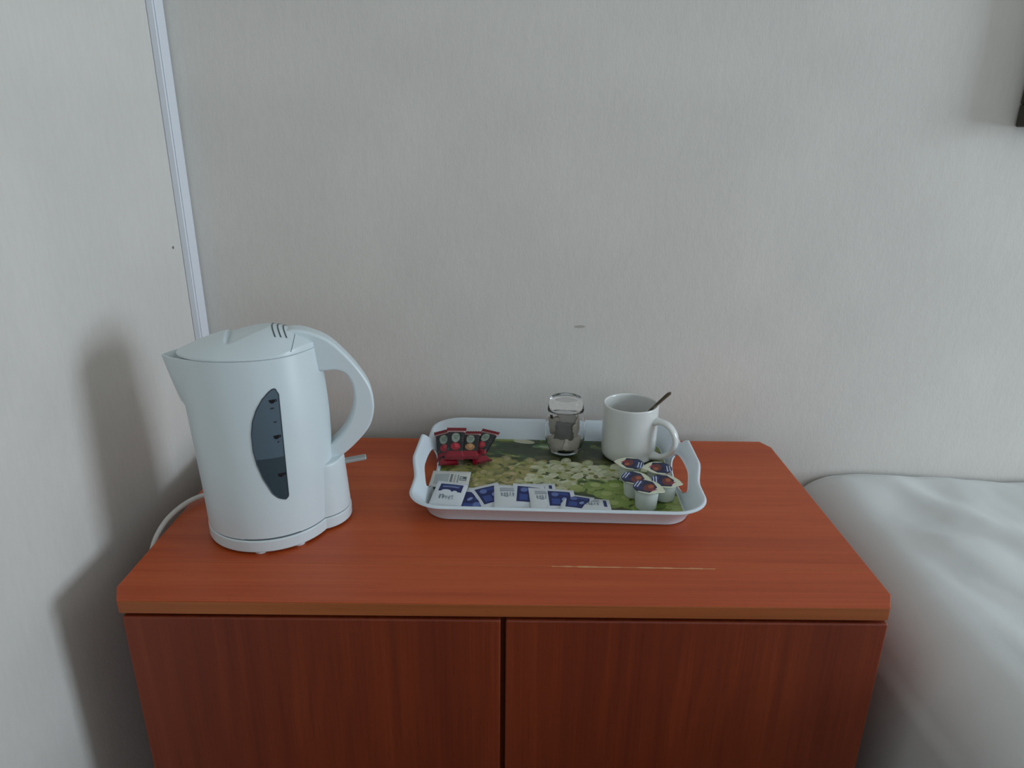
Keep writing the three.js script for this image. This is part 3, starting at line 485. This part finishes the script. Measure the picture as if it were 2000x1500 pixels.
// ---------- sachets ----------
{
  const paperBase = (c, w, h, tone) => { c.fillStyle = tone; c.fillRect(0, 0, w, h); c.strokeStyle = 'rgba(150,160,165,0.5)'; c.lineWidth = 1; for (let i = 0; i < 8; i++) { c.beginPath(); c.moveTo(0, i * 2.2 + 2); c.lineTo(w, i * 2.2 + 2); c.moveTo(0, h - i * 2.2 - 2); c.lineTo(w, h - i * 2.2 - 2); c.stroke(); } };
  const greyMarks = (c, x, y, w, h, s0) => {                   // lettering too blurred to read: grey strokes in a row
    for (let i = 0; i < 34; i++) { const u = hash(i, s0), v = hash(s0, i + 40); c.globalAlpha = 0.35 + 0.4 * hash(i, 77); c.fillStyle = ['#5f6c76', '#7a868e', '#8b959b'][i % 3]; if (i % 2) c.fillRect(x + Math.floor(u * 5) * w / 5 + v * 6, y + v * h * 0.35, 8, h * 0.6); else c.fillRect(x + u * w * 0.85, y + v * h * 0.88, 16, 7); }
    c.globalAlpha = 1;
  };
  const blueFront = canvasTex(192, 256, (c, w, h) => {
    paperBase(c, w, h, '#d4dae0'); c.fillStyle = '#16245a'; c.fillRect(26, 30, 140, 84);
    c.fillStyle = '#3d5590'; c.fillRect(40, 44, 110, 12); c.fillStyle = '#aab9dc'; c.fillRect(44, 62, 100, 6);
    c.fillStyle = '#d4dae0'; c.beginPath(); c.ellipse(74, 112, 30, 16, 0, 0, 7); c.fill(); c.beginPath(); c.ellipse(128, 114, 14, 12, 0, 0, 7); c.fill();
    greyMarks(c, 42, 146, 96, 54, 5);   // grey lettering too blurred to read
  });
  const greyBack = canvasTex(192, 256, (c, w, h) => {
    paperBase(c, w, h, '#d2d7d9'); c.fillStyle = '#7b8790'; c.fillRect(34, 40, 92, 10); c.fillStyle = '#98a2aa'; c.fillRect(34, 56, 92, 26);
    greyMarks(c, 38, 88, 88, 54, 9);
    c.fillStyle = '#1f3068'; c.fillRect(150, 24, 20, 120);
  });
  const blueTall = canvasTex(192, 256, (c, w, h) => {
    paperBase(c, w, h, '#d4dae0'); c.fillStyle = '#16245a'; c.fillRect(28, 28, 136, 168);
    c.fillStyle = '#5c70a8'; c.beginPath(); c.ellipse(70, 70, 22, 26, 0.3, 0, 7); c.fill(); c.fillStyle = '#2c4488'; c.fillRect(92, 44, 60, 30); c.fillStyle = '#7f90bf'; c.beginPath(); c.ellipse(120, 120, 12, 22, 0.5, 0, 7); c.fill();
    c.fillStyle = '#33498a'; c.fillRect(44, 120, 50, 60);
  });
  const greySide = canvasTex(256, 192, (c, w, h) => {
    paperBase(c, w, h, '#cfd2cc'); c.fillStyle = '#a7b0b2'; c.fillRect(24, 46, 96, 120); c.fillStyle = '#767d7a'; c.fillRect(128, 50, 16, 120); c.fillStyle = '#a9acaa'; c.fillRect(152, 52, 14, 110);
    c.fillStyle = '#7d888c'; c.fillRect(176, 52, 8, 110); c.fillStyle = '#7c8789'; c.fillRect(190, 70, 46, 54); c.fillStyle = '#565c66'; c.fillRect(214, 74, 20, 28); c.fillStyle = '#cfd2cc'; c.fillRect(196, 84, 14, 8); c.fillRect(196, 104, 34, 6);
  });
  const mats = { tall: std({ map: blueTall, roughness: 0.6 }), blue: std({ map: blueFront, roughness: 0.6 }), grey: std({ map: greyBack, roughness: 0.6 }), side: std({ map: greySide, roughness: 0.6 }) };
  const sachetGeo = (w, l, t) => {
    const f = (u, v, s) => { const e = Math.pow(clamp((1 - Math.abs(u * 2 - 1) ** 3)) * clamp(1 - Math.abs(clamp((v - 0.5) * 2.25, -1, 1)) ** 3), 0.7); return [(u - 0.5) * w, s * (0.00025 + t * 0.5 * e * (0.85 + 0.3 * vnoise(u * 4, v * 4))) + (s > 0 ? 0 : 0), (0.5 - v) * l]; };
    return mergeGeometries([gridGeo(16, 20, (u, v) => f(u, v, 1)), gridGeo(16, 20, (u, v) => f(1 - u, v, -1))]);
  };
  const gA = sachetGeo(0.042, 0.056, 0.0042), gB = sachetGeo(0.054, 0.044, 0.0045);
  // x, z, y, yaw, pitch, roll, print, geometry, label
  const S = [
    [-0.0845, 0.1985, 0.0050, -0.05, 0.05, 0, 'side', gB, 'white sachet with grey print lying crosswise below the red biscuit packets'],
    [-0.0815, 0.2500, 0.0100, -0.14, 0.10, -0.03, 'blue', gA, 'white sachet with a whole blue band and grey letters, leftmost in the front row'],
    [-0.0480, 0.2580, 0.0058, 2.98, -0.07, 0.04, 'tall', gA, 'white sachet showing a blue triangle, second from the left in the front row'],
    [-0.0265, 0.2520, 0.0075, 0.42, 0.10, 0.03, 'tall', gA, 'tilted white sachet with a downward blue wedge, third in the front row'],
    [-0.0010, 0.2555, 0.0092, 0.03, 0.10, -0.05, 'grey', gA, 'white sachet with grey print, left of the one with a T-shaped blue patch'],
    [0.0225, 0.2530, 0.0088, -0.05, 0.10, -0.08, 'tall', gA, 'white sachet with a T-shaped patch of blue in the middle of the front row'],
    [0.0400, 0.2370, 0.0038, 0.02, 0.03, 0, 'grey', gA, 'pale sachet mostly hidden, its faint grey edge poking out behind the front row'],
    [0.0455, 0.2620, 0.0090, 0.06, 0.07, -0.08, 'grey', gA, 'white sachet with a grey square, right of the T-shaped blue one'],
    [0.0640, 0.2630, 0.0084, 0.04, 0.06, -0.08, 'tall', gA, 'white sachet with a tall dark blue patch, third from the right end of the row'],
    [0.0860, 0.2710, 0.0082, -0.14, -0.08, -0.07, 'tall', gA, 'white sachet with a short blue bar against the front rim, second from the right end'],
    [0.1080, 0.2735, 0.0070, -0.05, -0.16, -0.04, 'grey', gA, 'plain-looking white sachet at the right end of the front row'],
  ];
  for (const [x, z, y, yaw, pitch, roll, pr, g, label] of S) {
    const o = tag(mesh('sachet', g, mats[pr]), label, 'sachet', 'white sachets along the front of the tray');
    o.rotation.set(pitch, yaw, roll, 'YXZ'); o.position.set(x, FL + y, z);
  }
}

// ---------- biscuit packets ----------
{
  const wrap = (v) => canvasTex(192, 320, (c, w, h) => {
    c.fillStyle = '#7a1022'; c.fillRect(0, 0, w, h); c.fillStyle = '#6f0d1c'; for (let i = 0; i < 5; i++) { c.fillRect(0, 4 + i * 5, w, 2); c.fillRect(0, h - 6 - i * 5, w, 2); }
    c.fillStyle = '#c9a3a3'; c.fillRect(0, 34, w, 18); c.fillStyle = '#1b1f20'; c.fillRect(0, 56, w, 196); c.fillStyle = '#8e9c8f';
    c.beginPath(); c.ellipse(96, 118, 46, 48, 0, 0, 7); c.fill(); c.fillStyle = '#5d6b60'; c.fillRect(66, 98, 60, 7); c.fillRect(72, 114, 48, 6); c.fillRect(76, 128, 40, 6);
    c.fillStyle = v ? '#a87850' : '#981a2a'; c.beginPath(); c.ellipse(100, 206, 54, 38, 0.1, 0, 7); c.fill();
    c.fillStyle = v ? '#c89a6c' : '#bb3a46'; c.beginPath(); c.ellipse(110, 198, 30, 20, 0.3, 0, 7); c.fill(); c.strokeStyle = '#8a5a34'; c.lineWidth = 3; for (let i = 0; v && i < 4; i++) { c.beginPath(); c.moveTo(66 + i * 20, 186); c.lineTo(70 + i * 20, 230); c.stroke(); }
    for (let i = 0; i < 60; i++) { c.globalAlpha = 0.35; c.fillStyle = ['#0d1011', '#5b2a26', '#c8a48a', '#2f3a34'][i % 4]; c.fillRect(hash(i, v + 3) * w, 60 + hash(v + 9, i) * 185, 6 + 16 * hash(i, 5), 4 + 6 * hash(i, 6)); } c.globalAlpha = 1;
    c.fillStyle = '#8a1226'; c.fillRect(0, 250, w, 40);
  });
  const mats = [std({ map: wrap(0), roughness: 0.32 }), std({ map: wrap(1), roughness: 0.32 })];
  const packet = (() => {
    const w = 0.027, l = 0.058, t = 0.0095, n = 20, m = 30;
    const f = (u, v, s) => { const d = Math.min(v, 1 - v), e = sstep(0.09, 0.24, d) ** 0.7 * Math.pow(clamp(1 - Math.abs(u * 2 - 1) ** 5), 0.4), ww = w * lerp(1.08, 0.94, sstep(0.05, 0.22, d)); return [(u - 0.5) * ww, s * (0.0003 + t * 0.5 * e) + (d < 0.09 ? 0.0006 * Math.sin(u * 46) : 0), (0.5 - v) * l]; };
    return mergeGeometries([gridGeo(n, m, (u, v) => f(u, v, 1)), gridGeo(n, m, (u, v) => f(1 - u, v, -1))]);
  })();
  // x, y, z, yaw, pitch, roll, print, label
  const B = [
    [-0.0935, 0.0062, 0.1270, 0.10, 0.02, 0, 0, 'red biscuit packet lying flat at the bottom left of the pile'],
    [-0.0545, 0.0062, 0.1225, 0.5, 0.0, 0.02, 0, 'red biscuit packet lying flat at the bottom right of the pile'],
    [-0.0990, 0.0195, 0.1180, 0.18, 0.48, 0.3, 0, 'biscuit packet tipped on its side at the far left, against the tray wall'],
    [-0.0825, 0.0250, 0.1230, 0.0, 0.52, 0, 0, 'red and black biscuit packet leaning up tallest, with a red picture'],
    [-0.0610, 0.0215, 0.1200, -0.04, 0.36, 0.03, 1, 'red and black biscuit packet with a tan biscuit picture, middle of the pile'],
    [-0.0420, 0.0185, 0.1060, -0.42, 0.34, -0.05, 0, 'biscuit packet at the right end of the pile, turned and leaning right'],
  ];
  for (const [x, y, z, yaw, pitch, roll, pr, label] of B) {
    const o = tag(mesh('biscuit_packet', packet, mats[pr]), label, 'biscuit packet', 'red biscuit packets in the back left corner of the tray');
    o.rotation.set(pitch, yaw, roll, 'YXZ'); o.position.set(x, FL + y, z);
  }
}

// ---------- picture on the back wall ----------
{
  const p = thing('picture_frame', 'dark wooden picture frame hanging on the wall at the top right', 'picture frame', [0.9645, 1.197, 0]);
  const w = 0.251, h = 0.38, t = 0.03, d = 0.040;
  mesh('frame_rail', rbox(-w, w, 0, t, 0.002, d, 0.003), M.frame, p); mesh('frame_rail', rbox(-w, w, h - t, h, 0.002, d, 0.003), M.frame, p);
  mesh('frame_stile', rbox(-w, -w + t, t, h - t, 0.002, d, 0.003), M.frame, p); mesh('frame_stile', rbox(w - t, w, t, h - t, 0.002, d, 0.003), M.frame, p);
  mesh('mount', box(-w + t, w - t, t, h - t, 0.004, 0.012), M.mat, p);
}

// ---------- bed ----------
{
  const b = thing('bed', 'bed with a rumpled white duvet, right of the cabinet against the wall', 'bed');
  const x0 = 0.435, x1 = 1.36, z0 = 0.006, z1 = 2.0;
  mesh('bed_base', rbox(x0 + 0.05, x1 - 0.03, 0.06, 0.30, z0 + 0.03, z1 - 0.02, 0.01), M.bedbase, b);
  for (const [x, z] of [[x0 + 0.1, 0.1], [x1 - 0.1, 0.1], [x0 + 0.1, 1.9], [x1 - 0.1, 1.9]]) mesh('leg', new THREE.CylinderGeometry(0.022, 0.018, 0.06, 16).translate(x, 0.03, z), M.bedbase, b);
  mesh('mattress', rbox(x0 + 0.055, x1 - 0.02, 0.30, 0.565, z0 + 0.02, z1, 0.03, 4), M.mattress, b);
  const edge = (z) => x0 + 0.020 + 0.016 * vnoise(z * 5 + 3, 1) + 0.006 * Math.sin(z * 14);
  const fold = (x, z, ax, az, bx, bz, w, h) => { const dx = bx - ax, dz = bz - az, l2 = dx * dx + dz * dz, t = clamp(((x - ax) * dx + (z - az) * dz) / l2), px = ax + dx * t, pz = az + dz * t, d = Math.hypot(x - px, z - pz); return h * Math.exp(-(d * d) / (w * w)) * sstep(0, 0.2, t + 0.1) * sstep(1.05, 0.7, t); };
  const top = (x, z) => {
    let y = 0.650 + 0.012 * (vnoise(x * 7 + 2, z * 6) - 0.5) + 0.008 * (vnoise(x * 18, z * 13 + 5) - 0.5) + 0.0015 * (vnoise(x * 60, z * 40) - 0.5);
    y += fold(x, z, 0.60, 0.02, 0.80, 0.34, 0.035, 0.007) + fold(x, z, 0.66, 0.02, 0.98, 0.16, 0.03, 0.005) + fold(x, z, 0.60, 0.20, 0.78, 0.62, 0.04, 0.006) + fold(x, z, 0.72, 0.24, 0.90, 0.56, 0.03, 0.005) + fold(x, z, 0.53, 0.28, 0.62, 0.66, 0.03, 0.004);
    y += 0.003 * Math.exp(-((x - 0.62) ** 2) / 0.006) - 0.002 * Math.exp(-((x - 0.78) ** 2) / 0.01);
    y -= 0.012 * sstep(0.03, 0.0, z - z0);
    return y;
  };
  const NU = 170, NV = 220;
  const sheet = gridGeo(NU, NV, (u, v) => {
    const z = lerp(z0, z1 + 0.02, v), s = u * 1.75, e = edge(z), yt = (x) => top(x, z), rad = 0.085;
    // s runs up the hanging side (0 - 0.3), round the shoulder and across the top
    const yTop = yt(e + rad), drop = 0.30;
    if (s < drop) { const t = s / drop, y = lerp(0.24, yTop - rad, t); return [e - 0.004 + (1 - t) * (0.010 + 0.008 * Math.sin(z * 24 + 2 * Math.sin(z * 7))), y, z]; }
    const arc = rad * Math.PI / 2;
    if (s < drop + arc) { const a = (s - drop) / rad; return [e + rad - rad * Math.cos(a), yTop - rad + rad * Math.sin(a), z]; }
    const x = e + rad + (s - drop - arc), xe = x1 - 0.06;
    if (x <= xe) return [x, yt(x), z];
    const over = x - xe; return [xe + Math.min(over, 0.06) * 0.9 + 0.004, yt(xe) - 0.02 - Math.max(0, over - 0.02) * 0.9, z];
  });
  // give the cloth thickness
  { const p = sheet.attributes.position, n = sheet.attributes.normal, cnt = p.count, ps = [...p.array], uv = [...sheet.attributes.uv.array], ix = [...sheet.index.array], w = NU + 1, t = 0.012, sg = n.getY(110 * w + 100) > 0 ? 1 : -1;
    for (let i = 0; i < cnt; i++) ps.push(p.getX(i) - sg * n.getX(i) * t, p.getY(i) - sg * n.getY(i) * t, p.getZ(i) - sg * n.getZ(i) * t);
    const m = sheet.index.array; for (let i = 0; i < m.length; i += 3) ix.push(m[i] + cnt, m[i + 2] + cnt, m[i + 1] + cnt);
    const e = (a, c) => ix.push(a, c, c + cnt, a, c + cnt, a + cnt);
    for (let i = 0; i < NU; i++) { e(i, i + 1); e(NV * w + i + 1, NV * w + i); }
    for (let j = 0; j < NV; j++) { e((j + 1) * w, j * w); e(j * w + NU, (j + 1) * w + NU); }
    const g = new THREE.BufferGeometry(); g.setAttribute('position', new THREE.Float32BufferAttribute(ps, 3)); g.setAttribute('uv', new THREE.Float32BufferAttribute([...uv, ...uv], 2)); g.setIndex(ix); g.computeVertexNormals();
    mesh('duvet', g, M.duvet, b);
  }
}

// ---------- draw ----------
const renderer = new THREE.WebGLRenderer({ antialias: true });
renderer.toneMapping = THREE.LinearToneMapping;
renderer.toneMappingExposure = EXPOSURE;
renderer.shadowMap.enabled = true;
renderer.render(scene, camera);
